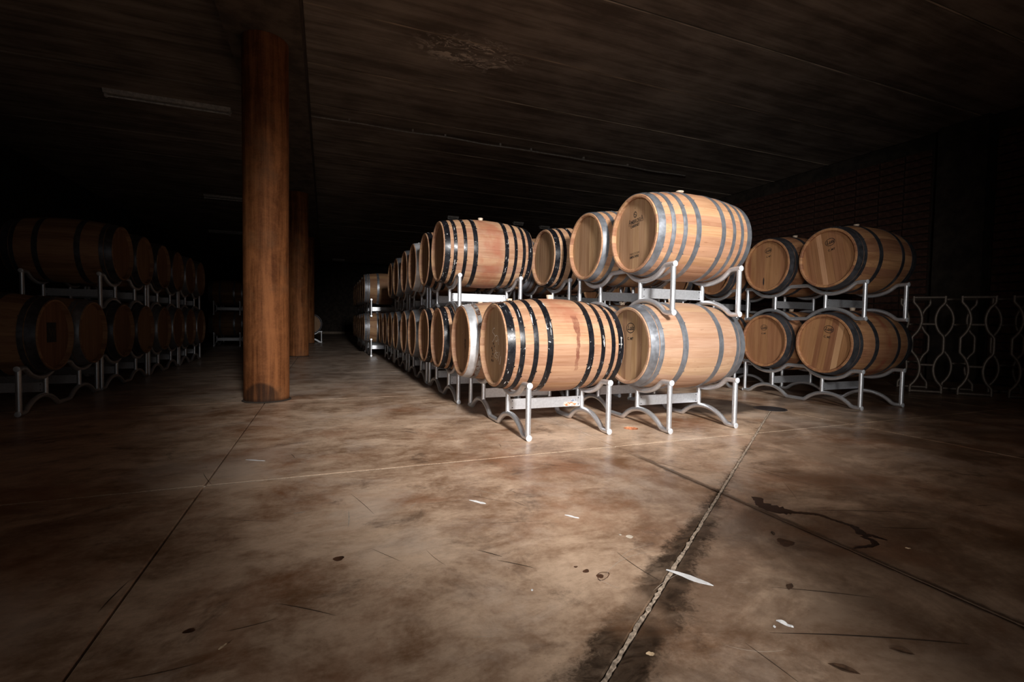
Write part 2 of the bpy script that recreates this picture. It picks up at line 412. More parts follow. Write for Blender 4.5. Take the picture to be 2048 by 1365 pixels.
strip('joint_strip', (X0, 2.65), (3.01, 2.65), .0032, -.0008, JOINT_L, 60, .25)
strip('joint_strip', (3.05, 2.65), (4.1, 2.65), .0032, -.0012, JOINT_L, 16, .4)
strip('joint_strip', (-.30, 5.17), (1.4, 5.17), .0034, -.0008, JOINT_L, 24, .4)
dv = Vector((.815, .579))
strip('joint_strip', LP-dv*1.75, LP+dv*2.75, .0044, -.0006, JOINT_C, 300, .8)
strip('joint_strip', (1.79, -.2), (1.79, 2.64), .0034, -.006, JOINT_D, 40, .3)
# scuffs and hairline scratches worn into the floor
sm = MB()
def scratch(p, ang, ln, wd, bend=0, z=.0006):
    k = 7; vs = []; fs = []
    for i in range(k):
        u = i/(k-1)-.5; a = ang+bend*u; x = p[0]+math.cos(ang)*u*ln-math.sin(ang)*bend*ln*(u*u)*.5; y = p[1]+math.sin(ang)*u*ln+math.cos(ang)*bend*ln*(u*u)*.5
        ww = wd*(1-(2*u)**2*.85); vs += [(x-math.sin(a)*ww, y+math.cos(a)*ww, z), (x+math.sin(a)*ww, y-math.cos(a)*ww, z)]
        if i: fs.append((2*i-2, 2*i-1, 2*i+1, 2*i))
    sm.add(vs, fs)
for k in range(64):
    scratch((random.uniform(-.8, 3.4), random.uniform(.75, 4.4)), random.gauss(2.35, .5), random.uniform(.06, .34), random.uniform(.0006, .0018), random.uniform(-.3, .3))
for p, a, l, wd in [((.54, 1.55), 2.3, .10, .0022), ((.60, 1.45), 2.4, .14, .002), ((.69, 2.05), 2.35, .2, .0012), ((1.16, 2.45), 2.5, .45, .0012), ((-.05, 1.42), 2.5, .2, .0016), ((.2, .92), 2.4, .06, .003), ((1.33, .79), 2.7, .5, .0028), ((2.25, 1.35), 2.75, .5, .0018), ((1.42, .98), 2.6, .3, .0018)]:
    scratch(p, a, l, wd, .15)
o = sm.build('scratch_marks', plain('scuff_dark', (.045, .028, .018), .7), fl); o['kind'] = 'stuff'
sm = MB()
for k in range(34):
    scratch((random.uniform(-.4, 2.6), random.uniform(.8, 3.8)), random.uniform(0, 3.1), random.uniform(.03, .16), random.uniform(.0005, .0011), random.uniform(-.9, .9))
for p, a, l, wd, b in [((.09, 2.02), 1.52, .17, .0028, .1), ((.98, 1.36), .25, .34, .0012, -1.2), ((1.02, 1.40), .35, .22, .001, -1.0), ((.72, 2.12), 2.3, .26, .0014, 0), ((-.1, 2.15), .1, .05, .004, 0)]:
    scratch(p, a, l, wd, b, .0008)
o = sm.build('scratch_marks', plain('scuff_pale', (.52, .42, .33), .8), fl); o['kind'] = 'stuff'
# stains with a shape of their own
STAIN = plain('old_spill', (.085, .038, .020), .45, nscale=40, amt=.5)
def blob(name, cx, cy, rx, ry, ang, mat, parent=fl, z=.0005, jag=.16, n=26, ring=0):
    ca, sa = math.cos(ang), math.sin(ang); ph = random.uniform(0, 6)
    def pt(k, f):
        a = 2*PI*k/n; q = f*(1+jag*math.sin(3*a+ph)*.6+random.uniform(-jag, jag)*.35)
        x, y = rx*math.cos(a)*q, ry*math.sin(a)*q; return (cx+x*ca-y*sa, cy+x*sa+y*ca, z)
    o1 = [pt(k, 1) for k in range(n)]
    if ring: return MB().add(o1+[(cx+(x-cx)*ring, cy+(y-cy)*ring, z) for x, y, _ in o1], [(k, (k+1) % n, n+(k+1) % n, n+k) for k in range(n)]).build(name, mat, parent)
    return MB().add(o1, [tuple(range(n))]).build(name, mat, parent)
blob('stain', .835, 1.285, .030, .017, .6, STAIN, ring=.86); blob('stain', .826, 1.287, .012, .012, 0, STAIN, z=.0008)
blob('stain', .799, 1.33, .013, .009, .5, STAIN); blob('stain', .042, 1.688, .018, .016, .3, STAIN)
blob('stain', 1.617, 1.254, .034, .028, .5, STAIN, jag=.3); blob('stain', -.33, 1.42, .014, .01, 0, STAIN); blob('stain', .78, 1.365, .007, .005, 0, STAIN)

# ceiling planks on either side of the beam
ce = MB().box(((X0+X1)/2, (Y0+Y1)/2, ZC+.10), (X1-X0+.4, Y1-Y0+.4, .06)).build('ceiling', BEAMM); struct(ce)
PW = 1.2
def plank(xa, xb):
    a = PW/2-.004; b = a-.012; vs = []
    for x in (xa, xb): vs += [(x, -a, .07), (x, -a, .012), (x, -b, 0), (x, b, 0), (x, a, .012), (x, a, .07)]
    fs = [(k, k+1, k+7, k+6) for k in range(5)]+[(5, 0, 6, 11), (0, 5, 4, 3, 2, 1), (6, 7, 8, 9, 10, 11)]
    return MB().add(vs, fs).mesh('ceiling_plank', CEIL)
gm = MB().box((0, 0, 0), (1, .014, .006)).mesh('grout_ridge', GROUT)
for xa, xb in ((X0, -.88), (-.21, X1)):
    pm = plank(xa, xb)
    for k in range(-6, 21):
        y = 4.14+PW*(k+.5)
        if y < Y0+.5 or y > Y1-.4: continue
        meshobj('ceiling_plank', pm, ce, (0, y, ZC+random.uniform(-.006, .006)))
        if xa > -1 and -1 <= k <= 12:
            g_ = meshobj('grout_ridge', gm, ce, ((xa+xb)/2, 4.14+PW*k, ZC-.0005+random.uniform(-.002, .002))); g_.scale = (xb-xa, random.uniform(.7, 1.3), 1)
bm_ = MB().box((-.545, (Y0+Y1)/2, 3.76), (.67, Y1-Y0, .52)).build('trim_1', BEAMM); struct(bm_)

# walls
MBw = lambda c, d: MB().box(c, d)
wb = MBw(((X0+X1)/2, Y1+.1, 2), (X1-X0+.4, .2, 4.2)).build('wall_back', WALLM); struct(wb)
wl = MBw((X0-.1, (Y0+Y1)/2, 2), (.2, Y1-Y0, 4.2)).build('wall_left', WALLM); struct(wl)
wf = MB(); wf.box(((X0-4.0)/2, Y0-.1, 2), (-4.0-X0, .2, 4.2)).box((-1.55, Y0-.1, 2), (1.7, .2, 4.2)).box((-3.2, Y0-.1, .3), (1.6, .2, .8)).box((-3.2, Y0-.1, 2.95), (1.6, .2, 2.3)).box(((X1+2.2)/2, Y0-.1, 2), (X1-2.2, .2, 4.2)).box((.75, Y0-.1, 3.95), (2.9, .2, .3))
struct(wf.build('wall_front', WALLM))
struct(MBw((2.60, -1.2, 1.03), (3.2, .12, 2.06)).build('shade_blocker', WALLM))  # unseen blocker added behind the camera to shade the right foreground
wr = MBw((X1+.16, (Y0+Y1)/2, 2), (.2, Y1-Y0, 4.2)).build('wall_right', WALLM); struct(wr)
struct(MB().box(((X0+X1)/2, Y1-.012, .06), (X1-X0, .024, .12)).build('baseboard_back', plain('skirting', (.30, .23, .17), .7)))
# clay blocks of the right-hand wall, laid straight over each other
bw, bh = .40, .125
def blk():
    a, b, d, c = bw/2-.012, bh/2-.010, .06, .006
    vs = [(0, sy*a, sz*b) for sy, sz in ((-1,-1),(1,-1),(1,1),(-1,1))]+[(-d+c, sy*a, sz*b) for sy, sz in ((-1,-1),(1,-1),(1,1),(-1,1))]+[(-d, sy*(a-c), sz*(b-c)) for sy, sz in ((-1,-1),(1,-1),(1,1),(-1,1))]
    fs = [(8, 9, 10, 11)]+[(L+i, L+(i+1) % 4, L+4+(i+1) % 4, L+4+i) for L in (0, 4) for i in range(4)]
    return MB().add(vs, fs)
bmesh_blk = blk().mesh('block', BLOCK)
rest = MB(); cnt = 0
for c in range(46):
    y = -2.6+c*bw
    for r in range(30):
        z = .07+r*bh
        if z > 3.78 or abs(y-4.35) < .36: continue
        jx = random.uniform(-.006, .006)
        if 4.9 < y < 10.6 and z > 1.65 and cnt < 300:
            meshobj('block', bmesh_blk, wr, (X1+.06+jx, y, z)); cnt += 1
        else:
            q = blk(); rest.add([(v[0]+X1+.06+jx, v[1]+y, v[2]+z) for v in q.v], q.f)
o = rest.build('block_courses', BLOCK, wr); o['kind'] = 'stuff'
struct(MB().box((X1-.02, 4.35, 2), (.24, .62, 4.0)).build('trim_2', WALLM))

# steel columns
def column(x, y, label, RUST):
    c = empty('steel_column', (x, y, 0), 0, label, 'column')
    MB().lathe([(-.004, 0), (-.004, .205), (3.499, .205), (3.499, 0)], 56, 'Z').build('shaft', RUST, c)
    MB().lathe([(0, .2055), (.001, .222), (.004, .223), (.008, .212), (.012, .2055)], 56, 'Z').build('grout_collar', plain('collar_grout', (.055, .04, .03), .9, nscale=30), c)
    return c
column(-.545, 5.29, 'rust-brown round steel column with dark scorch near its foot, nearest of the row', RUST_S)
column(-.545, 11.25, 'rust-brown round steel column in shadow directly behind the nearest column', RUST)
column(-.545, 17.15, 'rust-brown round steel column almost hidden behind the other two', RUST)

# ------------------------------------------------------------------ barrels
NS = 28
def Rad(x, L, Rb, Rh): return Rb-(Rb-Rh)*(2*x/L)**2
class Style:
    def __init__(s, L, Rb, Rh, hoops, key):
        s.L, s.Rb, s.Rh, s.key = L, Rb, Rh, key; s.hoops = hoops; R = lambda x: Rad(x, L, Rb, Rh)
        s.R = R; H = L/2; a = PI/NS-.0009
        xs = [-H, -H+.012]+[-H+L*k/10 for k in range(1, 10)]+[H-.012, H]
        vs = []
        for i, x in enumerate(xs):
            r = R(x); end = i in (0, len(xs)-1)
            th = .018 if end else (.030 if i in (1, len(xs)-2) else .028)
            ro = r-(.004 if end else 0)
            for an, rad in ((-a, ro-.0008), (-a*.82, ro), (0, ro), (a*.82, ro), (a, ro-.0008), (a, r-th), (-a, r-th)):
                vs.append((x, rad*math.sin(an), rad*math.cos(an)))
        m = 7; fs = []
        for i in range(len(xs)-1):
            for k in range(m): fs.append((i*m+k, i*m+(k+1) % m, (i+1)*m+(k+1) % m, (i+1)*m+k))
        n = len(xs)
        q = MB().add(vs, fs, True); q.f += [tuple(reversed(range(m))), tuple(range((n-1)*m, n*m))]; q.sm += [False, False]
        s.stave = q.mesh('stave')
        # boards of the head, upright, cut to the round; local frame: plane x = 0, outer face towards -X
        rh = R(H-.04)-.027; s.rh = rh; s.boards = []
        ws = [.8, 1.1, .95, 1.05, 1.15, .9, 1.0, 1.1, .8]; tot = sum(ws); y = -rh
        for wv in ws:
            y2 = y+2*rh*wv/tot; g = .0009; ya, yb = y+g, y2-g; k = 5
            pts = [(ya+(yb-ya)*i/k, -math.sqrt(max(0, rh*rh-(ya+(yb-ya)*i/k)**2))) for i in range(k+1)]
            pts += [(p[0], -p[1]) for p in reversed(pts)]
            # drop doubles at the outermost tips
            pp = []
            for p in pts:
                if not pp or (abs(p[0]-pp[-1][0])+abs(p[1]-pp[-1][1])) > 1e-4: pp.append(p)
            if abs(pp[0][0]-pp[-1][0])+abs(pp[0][1]-pp[-1][1]) < 1e-4: pp.pop()
            n = len(pp)
            vs = [(0, p[0], p[1]) for p in pp]+[(.02, p[0], p[1]) for p in pp]
            fs = [tuple(reversed(range(n))), tuple(range(n, 2*n))]+[(i, (i+1) % n, n+(i+1) % n, n+i) for i in range(n)]
            s.boards.append(MB().add(vs, fs).mesh('head_board')); y = y2
        k = 40
        s.disc = MB().add([(0, rh*math.sin(2*PI*i/k), rh*math.cos(2*PI*i/k)) for i in range(k)]+[(.02, rh*math.sin(2*PI*i/k), rh*math.cos(2*PI*i/k)) for i in range(k)],
                          [tuple(range(k)), tuple(reversed(range(k, 2*k)))]).mesh('head')
        s.hm = []
        for (xa, xb) in hoops:
            for sg in (-1, 1):
                A, B = sorted((sg*xa, sg*xb)); xm = (A+B)/2
                t0 = .0035
                pr = [(A, R(A)-.001), (A, R(A)+t0), (xm, R(xm)+t0+.0006), (B, R(B)+t0), (B, R(B)-.001)]
                q = MB().lathe(pr, 64)
                for dn in (-.35, .35):    # rivets of the lap joint and the nails that hold the hoop
                    for an in (.12, .17):
                        x = xm+dn*(B-A); r = R(x)+t0
                        q.lathe([(r, 0.004), (r+.002, .0035), (r+.003, 0)], 6, 'Z') if False else None
                        c = Vector((x, r*math.sin(an), r*math.cos(an))); nn = Vector((0, math.sin(an), math.cos(an)))
                        q.tube([c, c+nn*.0022], .0042, 6)
                inner = B if sg < 0 else A
                for an in (0.02, -.9, 1.0, 2.2, -2.0, 3.1):
                    x = inner-sg*.004; r = R(x); c = Vector((x, r*math.sin(an), r*math.cos(an))); nn = Vector((0, math.sin(an), math.cos(an)))
                    q.tube([c, c+nn*.006], .0035, 6)
                s.hm.append(q.mesh('hoop'))
        # whole body for far barrels
        k = 14; xs = [-H+L*i/k for i in range(k+1)]
        pr = [(-H+.04, R(H-.04)-.03), (-H, R(H)-.018), (-H, R(H)-.003)]+[(x, R(x)) for x in xs[1:-1]]+[(H, R(H)-.003), (H, R(H)-.018), (H-.04, R(H-.04)-.03)]
        s.body = MB().lathe(pr, 56).mesh('body')
S8 = Style(.95, .355, .305, [(.412, .465), (.345, .380), (.250, .284), (.142, .185)], 'eight')
S8b = Style(.93, .355, .305, [(.400, .456), (.318, .352), (.222, .256), (.100, .142)], 'eightb')
S6 = Style(.94, .355, .305, [(.395, .461), (.352, .388), (.150, .198)], 'six')
def bungmesh(kind):
    if kind == 'cap': pr = [(-.01, .016), (.012, .016), (.014, .022), (.022, .032), (.029, .033), (.032, .028), (.033, 0)]
    else: pr = [(-.01, .020), (.0, .021), (.026, .027), (.030, .026), (.031, 0)]
    return MB().lathe(pr, 20, 'Z').mesh('bung', BUNG)
BM = {'cap': bungmesh('cap'), 'plug': bungmesh('plug')}

def barrel(x, y, z, st, wmat, hmat, hpmat, label, group=None, near=True, face=-1, headrot=0, bung='plug', rz=0, boardmats=None, roll=None, hoopmats=None, sx=1):
    """face = -1 shows its head towards -X, +1 towards +X"""
    b = empty('wine_barrel', (x, y, z), rz, label, 'barrel', group)
    if callable(wmat): wmat = wmat(b)
    H = st.L/2
    if near:
        ro = roll if roll is not None else random.uniform(0, .2)
        for k in range(NS):
            meshobj('stave', st.stave, b, rot=(ro+2*PI*k/NS, 0, 0), mat=wmat)
        hx = -H+.036 if face < 0 else H-.036
        for i, bm in enumerate(st.boards):
            m = hmat
            if boardmats and i in boardmats: m = boardmats[i]
            meshobj('head_board', bm, b, (hx, 0, 0), (headrot, 0, 0) if face < 0 else (headrot, 0, PI), m)
        meshobj('head', st.disc, b, (-hx, 0, 0), (0, 0, PI) if face < 0 else ZERO, hmat)
    else:
        meshobj('body', st.body, b, mat=wmat)
        meshobj('head', st.disc, b, (-H+.036, 0, 0), mat=hmat)
        meshobj('head', st.disc, b, (H-.036, 0, 0), (0, 0, PI), hmat)
    for i, hm in enumerate(st.hm):
        m = hpmat
        if hoopmats and i in hoopmats: m = hoopmats[i]
        meshobj('hoop', hm, b, rot=(random.uniform(-.25, .25) if near else random.uniform(0, 6), 0, 0), mat=m)
    if bung: meshobj('bung', BM[bung], b, (random.uniform(-.03, .0), 0, st.Rb-.001))
    return b

def ribbon(b, pts, x, wd, mat, name='chalk_mark'):
    """stroke on the head at local x, facing -X; pts are (right, up) as the viewer sees them"""
    P = [Vector((p[0], p[1])) for p in pts]
    Q = []
    for i in range(len(P)-1):   # smooth
        p0, p1, p2, p3 = P[max(i-1, 0)], P[i], P[i+1], P[min(i+2, len(P)-1)]
        for k in range(5):
            t = k/5; Q.append(.5*((2*p1)+(p2-p0)*t+(2*p0-5*p1+4*p2-p3)*t*t+(3*p1-p0-3*p2+p3)*t**3))
    Q.append(P[-1]); return Q
def strokes(b, lst, x, wd, mat, name):
    for pts in lst:
        q = MB(); Q = ribbon(b, pts, x, wd, mat); vs = []; fs = []
        for i, p in enumerate(Q):
            t = (Q[min(i+1, len(Q)-1)]-Q[max(i-1, 0)]); t = t.normalized() if t.length > 0 else Vector((1, 0)); n = Vector((-t.y, t.x))*wd*random.uniform(.7, 1.2)
            vs += [(x, -(p.x+n.x), p.y+n.y), (x, -(p.x-n.x), p.y-n.y)]
            if i: fs.append((2*i-2, 2*i, 2*i+1, 2*i-1))
        q.add(vs, fs).build(name, mat, b)
def text(b, s, size, x, right, up, rot=0, mat=INK, name='stamp', sx=1, shear=0, face=-1, fat=0):
    cu = bpy.data.curves.new('stamp_text', 'FONT'); cu.body = s; cu.size = size; cu.align_x = 'CENTER'; cu.align_y = 'CENTER'; cu.shear = shear; cu.resolution_u = 3; cu.offset = fat
    t = bpy.data.objects.new('stamp_text', cu); COL.objects.link(t)
    bpy.context.view_layer.update()
    me = bpy.data.meshes.new_from_object(t.evaluated_get(bpy.context.evaluated_depsgraph_get()))
    bpy.data.objects.remove(t)
    ca, sa = math.cos(rot), math.sin(rot)
    for v in me.vertices:
        p, q = v.co.x*sx, v.co.y; p, q = p*ca-q*sa+right, p*sa+q*ca+up
        v.co = (x, -p if face < 0 else p, q)
    me.materials.clear(); me.materials.append(mat); me.name = name
    return meshobj(name, me, b)
def oval(b, x, right, up, rx, ry, rot, wd=.0022, n=36, name='stamp'):
    ca, sa = math.cos(rot), math.sin(rot); vs = []; fs = []
    for k in range(n):
        a = 2*PI*k/n
        for f in (0, 1):
            p, q = (rx-wd*f)*math.cos(a), (ry-wd*f)*math.sin(a); vs.append((x, -(p*ca-q*sa+right), p*sa+q*ca+up))
        o = 2*k; o2 = 2*((k+1) % n); fs.append((o, o2, o2+1, o+1))
    return MB().add(vs, fs).build(name, INK, b)
def cooper_mark(b, x, right, up, rot, s=1.0):
    oval(b, x, right, up, .048*s, .036*s, rot, .0055*s)
    text(b, 'Luis', .046*s, x, right, up, rot, shear=.25, fat=.0016)
    text(b, 'C. MT', .026*s, x, right+.075*s*math.sin(rot)+.0, up-.075*s*math.cos(rot), rot, fat=.0010)

# ------------------------------------------------------------------ racks
RL, INN, RP, RS, TR, ZP = 1.42, (.41, 1.01), .362, .644, .020, .885
BY = (.35, 1.075)        # barrel centres along the rack
def rail_pts(top):
    pts = []
    n = 54
    for i in range(n+1):
        y = RL*i/n; d = min(abs(y-BY[0]), abs(y-BY[1]))
        if top:
            Rr = .3440+TR
            c = .645-TR-math.sqrt(max(0, Rr*Rr-min(d, .17)**2)) if d < .17 else None
            zc = .645-math.sqrt(Rr*Rr-min(d, .25)**2)
            crest = TR+RP
            # circular saddle blending into the level crest
            s = max(0, min(1, (d-.17)/.16)); s = s*s*(3-2*s)
            z = min(zc, crest)*(1-s)+crest*s
        else:
            Rr = .3440+TR; arc = .645-ZP+math.sqrt(max(0, Rr*Rr-min(d, .26)**2))
            k = .025; h = max(0, min(1, .5+.5*(arc-TR)/k)); z = TR*(1-h)+arc*h+k*h*(1-h)*.5
        pts.append((y-RL/2, z))
    return pts
TOP, BOT = rail_pts(True), rail_pts(False)
def zat(P, y):
    for i in range(len(P)-1):
        if P[i][0] <= y <= P[i+1][0]:
            t = (y-P[i][0])/(P[i+1][0]-P[i][0]); return P[i][1]*(1-t)+P[i+1][1]*t
    return P[-1][1]
ME_TOP = MB().tube([(0, y, z) for y, z in TOP], TR, 12).mesh('upper_rail', PAINT)
ME_BOT = MB().tube([(0, y, z) for y, z in BOT], TR, 12).mesh('lower_rail', PAINT)
ME_POST = MB().tube([(0, 0, TR*1.0), (0, 0, TR+RP)], .0195, 14).mesh('end_post', PAINT)
yi = INN[0]-RL/2; zb, zt = zat(BOT, yi), zat(TOP, yi)
ME_INN = MB().tube([(0, 0, zb), (0, 0, zt)], .0185, 14).mesh('inner_post', PAINT)
ME_PLATE = MB().box((0, 0, 0), (RS-.034, .007, .082)).mesh('cross_plate', PAINT)
q = MB()
for sx in (-1, 1):
    for sz in (-1, 1):
        q.tube([(sx*(RS/2-.035), -.0032, sz*.026), (sx*(RS/2-.035), -.0065, sz*.026)], .0042, 8)
ME_BOLTS = q.mesh('bolts', DARKM)
ME_CAP = MB().lathe([(-.002, .0205), (.0, .0222), (.004, .0222), (.006, .019), (.0065, 0)], 18, 'Z').mesh('end_cap', CAPM)
q = MB().lathe([(0, .0205), (.002, .0205), (.0025, .016), (-.03, .016), (-.03, 0)], 18, 'Z')
ME_HOL = q.mesh('open_end', PAINT)
ME_WELD = MB().lathe([(0, .0185), (.003, .024), (.008, .0195)], 14, 'Z').mesh('weld')
def rack(xc, y0, z0, label, group=None, hollow=False, detail=True, rz=0, root=None, cat='rack'):
    r = root or empty('barrel_rack', (xc, y0+RL/2, z0), rz, label, cat, group)
    for sx in (-1, 1):
        x = sx*RS/2
        for nm, me, P in (('upper_rail', ME_TOP, TOP), ('lower_rail', ME_BOT, BOT)):
            rl = meshobj(nm, me, r, (x, 0, 0))
            if detail:
                for sy in (-1, 1):
                    nm2 = 'open_end' if hollow and nm == 'upper_rail' else 'end_cap'
                    c = meshobj(nm2, ME_HOL if nm2 == 'open_end' else ME_CAP, rl, (0, sy*(RL/2-.0005), P[0][1]), (PI/2 if sy < 0 else -PI/2, 0, 0))
        for sy in (-1, 1):
            meshobj('end_post', ME_POST, r, (x, sy*(RL/2-.018), 0))
            meshobj('inner_post', ME_INN, r, (x, sy*(RL/2-INN[0]), 0))
    for sy in (-1, 1):
        p = meshobj('cross_plate', ME_PLATE, r, (0, sy*(RL/2-INN[0])-sy*0, .187), ZERO if sy < 0 else (0, 0, PI))
        if detail: meshobj('bolts', ME_BOLTS, p)
    return r

ZL, ZU, ZR = .645, 1.530, .885      # barrel axis heights; stack pitch
def woodA(b): return wood('oak_stave_wine_drip', PALE, PALED, var=.26, root=b, red=dict(w=.10, z0=.12, z1=.42, amt=.55), drip=True)
def woodB(b): return wood('oak_stave_wine_stained', PALE, PALED, var=.26, root=b, red=dict(w=.10, z0=-.7, z1=-.3, amt=.62))
def woodG(b): return wood('oak_stave_wine_ring', (.46, .235, .115), (.27, .12, .055), var=.40, root=b, red=dict(w=.02, z0=-.7, z1=-.4, amt=.9))

# --- middle row, column nearest the aisle (heads towards -X)
rk = rack(1.62, 2.95, 0, 'silver tubular rack on the floor, foremost, torn orange sticker on its bar')
A = barrel(1.615, 2.95+.35, ZL, S8, woodA, H_light, HP_black, 'pale oak barrel with eight black hoops and a red wine drip down its belly', roll=.05)
C2 = barrel(1.562, 2.95+1.075, ZL, S6, W_black, H_old, HP_silver, 'pale oak barrel with a bright silver end hoop right behind the wine-dripped black-hooped barrel', hoopmats={2: HP_rusty, 3: HP_rusty})
# torn stickers
t = NT('torn_orange_label'); co = t.coord(); t.out(t.mix(t.ramp(t.noise(t.scale(co, (40, 1, 60)), 1.0, 3, .6), .46, .54), C4(.50, .145, .055), C4(.66, .58, .50)), .7)
pl = [c for c in rk.children if c.name.startswith('cross_plate')][0]
MB().box((.215, -.0042, -.021), (.115, .0008, .030)).build('sticker', t.m, pl)
t2 = NT('faded_blue_label'); co = t2.coord(); t2.out(t2.mix(t2.ramp(t2.noise(t2.scale(co, (90, 1, 90)), 1.0, 2, .6), .44, .56), C4(.10, .13, .19), C4(.46, .46, .47)), .6)
MB().box((.243, -.0042, .006), (.044, .0008, .018)).build('sticker', t2.m, pl)

rowtxt = ['second', 'third', 'fourth', 'fifth', 'sixth', 'seventh', 'eighth', 'ninth', 'tenth', 'eleventh', 'twelfth']
lowdef = [  # style, hoop material, head, look
    (4.51, [(S8, HP_black, 'black-hooped'), (S8, HP_black, 'black-hooped')]),
    (6.08, [(S6, HP_galv, 'grey-hooped'), (S6, HP_galv, 'grey-hooped')]),
    (7.70, [(S6, HP_galv, 'grey-hooped'), (S6, HP_galv, 'grey-hooped')]),
    (9.22, [(S6, HP_dark, 'dark-hooped'), (S6, HP_galv, 'grey-hooped')])]
k = 2
for y0, two in lowdef:
    nr = y0 < 7.5
    rack(1.545, y0, 0, 'silver rack on the floor under the lower barrels, %s stack along the aisle side' % rowtxt[[4.51, 6.08, 7.70, 9.22].index(y0)], detail=nr)
    for i, (st, hp, lk) in enumerate(two):
        b = barrel(1.545, y0+BY[i], ZL, st, W_black if nr else W_far, H_old, hp,
               '%s oak barrel, %s from the front in the lower aisle-side tier' % (lk, rowtxt[k-1]), near=nr)
        if k == 2: c3 = b
        k += 1
updef = [(4.51, [(S8, HP_black, woodB, 'black-hooped pale oak barrel with wine-reddened middle, foremost in the upper tier'),
                 (S8, HP_black, W_black, 'black-hooped oak barrel behind the wine-reddened upper barrel')]),
         (6.08, [(S6, HP_silver, W_black, 'upper aisle-side oak barrel with broad bright zinc end hoop, third from the front'),
                 (S6, HP_galv, W_black, 'upper aisle-side oak barrel with grey hoop, fourth from the front')]),
         (7.70, [(S6, HP_galv, W_far, 'upper aisle-side oak barrel with grey hoop, fifth from the front'),
                 (S6, HP_dark, W_far, 'upper aisle-side oak barrel with dark hoop, farthest of the bright upper line')])]
ups = []
for n_, (y0, two) in enumerate(updef):
    nr = y0 < 7.5
    rack(1.545, y0, ZR, 'silver rack carrying upper aisle-side barrels, %s' % ['with open tube ends, foremost', 'middle of three', 'farthest of three'][n_], hollow=n_ == 0, detail=nr)
    for i, (st, hp, wm, lb) in enumerate(two):
        ups.append(barrel(1.545, y0+BY[i], ZU, st, wm, H_old, hp, lb, near=nr))
B = ups[0]
# --- middle row, second column
rack(2.715, 2.825, 0, 'silver rack on the floor under the pale grey-hooped barrel in front right')
rack(2.715, 2.825, ZR, 'silver rack in the upper tier holding the lettered barrel and its neighbour')
Cb = barrel(2.69, 2.825+.35, ZL, S6, W_new, H_light, HP_galv, 'newest pale oak barrel with six grey hoops, lower front right of bright stack')
barrel(2.69, 2.825+1.075, ZL, S6, W_new, H_light, HP_galv, 'oak barrel hidden behind the newest pale barrel in the lower tier')
D = barrel(2.725, 2.825+.35, ZU, S8b, W_grey, H_light, HP_galv, 'oak barrel with galvanised hoops and dark lettering stamped on its head, topmost at front', bung='cap')
E_ = barrel(2.71, 2.825+1.075, ZU, S8b, W_grey, H_light, HP_galv, 'oak barrel with galvanised hoops directly behind the topmost front one', roll=.1)
for y0, lv in ((4.43, 1), (6.0, 1)):
    rack(2.715, y0, 0, 'silver rack on the floor behind the front stack, second column, %s' % ('nearer' if y0 < 5 else 'farther'), detail=y0 < 5)
    rack(2.715, y0, ZR, 'silver rack in the upper tier behind the front stack, second column, %s' % ('nearer' if y0 < 5 else 'farther'), detail=y0 < 5)
    for i in (0, 1):
        n = y0 < 5
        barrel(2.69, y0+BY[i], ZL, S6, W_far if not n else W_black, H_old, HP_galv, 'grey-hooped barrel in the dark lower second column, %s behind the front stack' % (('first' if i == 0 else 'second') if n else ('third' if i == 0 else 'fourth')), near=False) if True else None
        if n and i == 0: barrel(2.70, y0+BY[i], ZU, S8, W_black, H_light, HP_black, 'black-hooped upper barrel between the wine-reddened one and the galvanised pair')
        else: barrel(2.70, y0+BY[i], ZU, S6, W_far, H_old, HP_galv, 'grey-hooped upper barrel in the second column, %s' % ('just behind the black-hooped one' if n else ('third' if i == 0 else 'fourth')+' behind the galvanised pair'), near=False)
# --- right column in half shade
RX, RC = 5.235, 5.28
rY = [3.05, 4.60, 6.15, 7.7]
pale_board = wood('oak_head_pale_board', (.62, .36, .195), (.50, .27, .14), grain_axis='Z', var=.05)
for n_, y0 in enumerate(rY):
    d = n_ == 0
    rack(RX, y0, 0, 'silver rack on the floor in the shaded right-hand column, %s' % ['nearest', 'second', 'third', 'farthest'][n_], detail=d)
    rack(RX, y0, ZR, 'silver rack of the upper tier in the shaded right-hand column, %s' % ['nearest', 'second', 'third', 'farthest'][n_], detail=d)
    if not d:
        for i in (0, 1):
            for z, tn in ((ZL, 'lower'), (ZU, 'upper')):
                nn = ['third', 'fourth', 'fifth', 'sixth', 'seventh', 'eighth'][2*(n_-1)+i]
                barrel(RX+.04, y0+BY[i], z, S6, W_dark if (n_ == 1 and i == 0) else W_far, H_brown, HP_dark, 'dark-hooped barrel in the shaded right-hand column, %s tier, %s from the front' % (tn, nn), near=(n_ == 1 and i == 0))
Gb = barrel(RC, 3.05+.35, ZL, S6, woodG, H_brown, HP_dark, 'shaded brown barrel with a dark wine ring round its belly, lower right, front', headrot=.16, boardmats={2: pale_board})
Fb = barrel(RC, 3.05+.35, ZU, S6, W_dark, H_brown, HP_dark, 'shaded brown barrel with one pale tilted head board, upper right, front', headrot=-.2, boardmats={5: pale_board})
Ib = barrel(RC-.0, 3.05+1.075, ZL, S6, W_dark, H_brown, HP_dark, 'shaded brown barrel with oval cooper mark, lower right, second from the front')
Hb = barrel(RC-.0, 3.05+1.075, ZU, S6, W_dark, H_brown, HP_dark, 'shaded brown barrel with a cracked head board, upper right, second from the front')
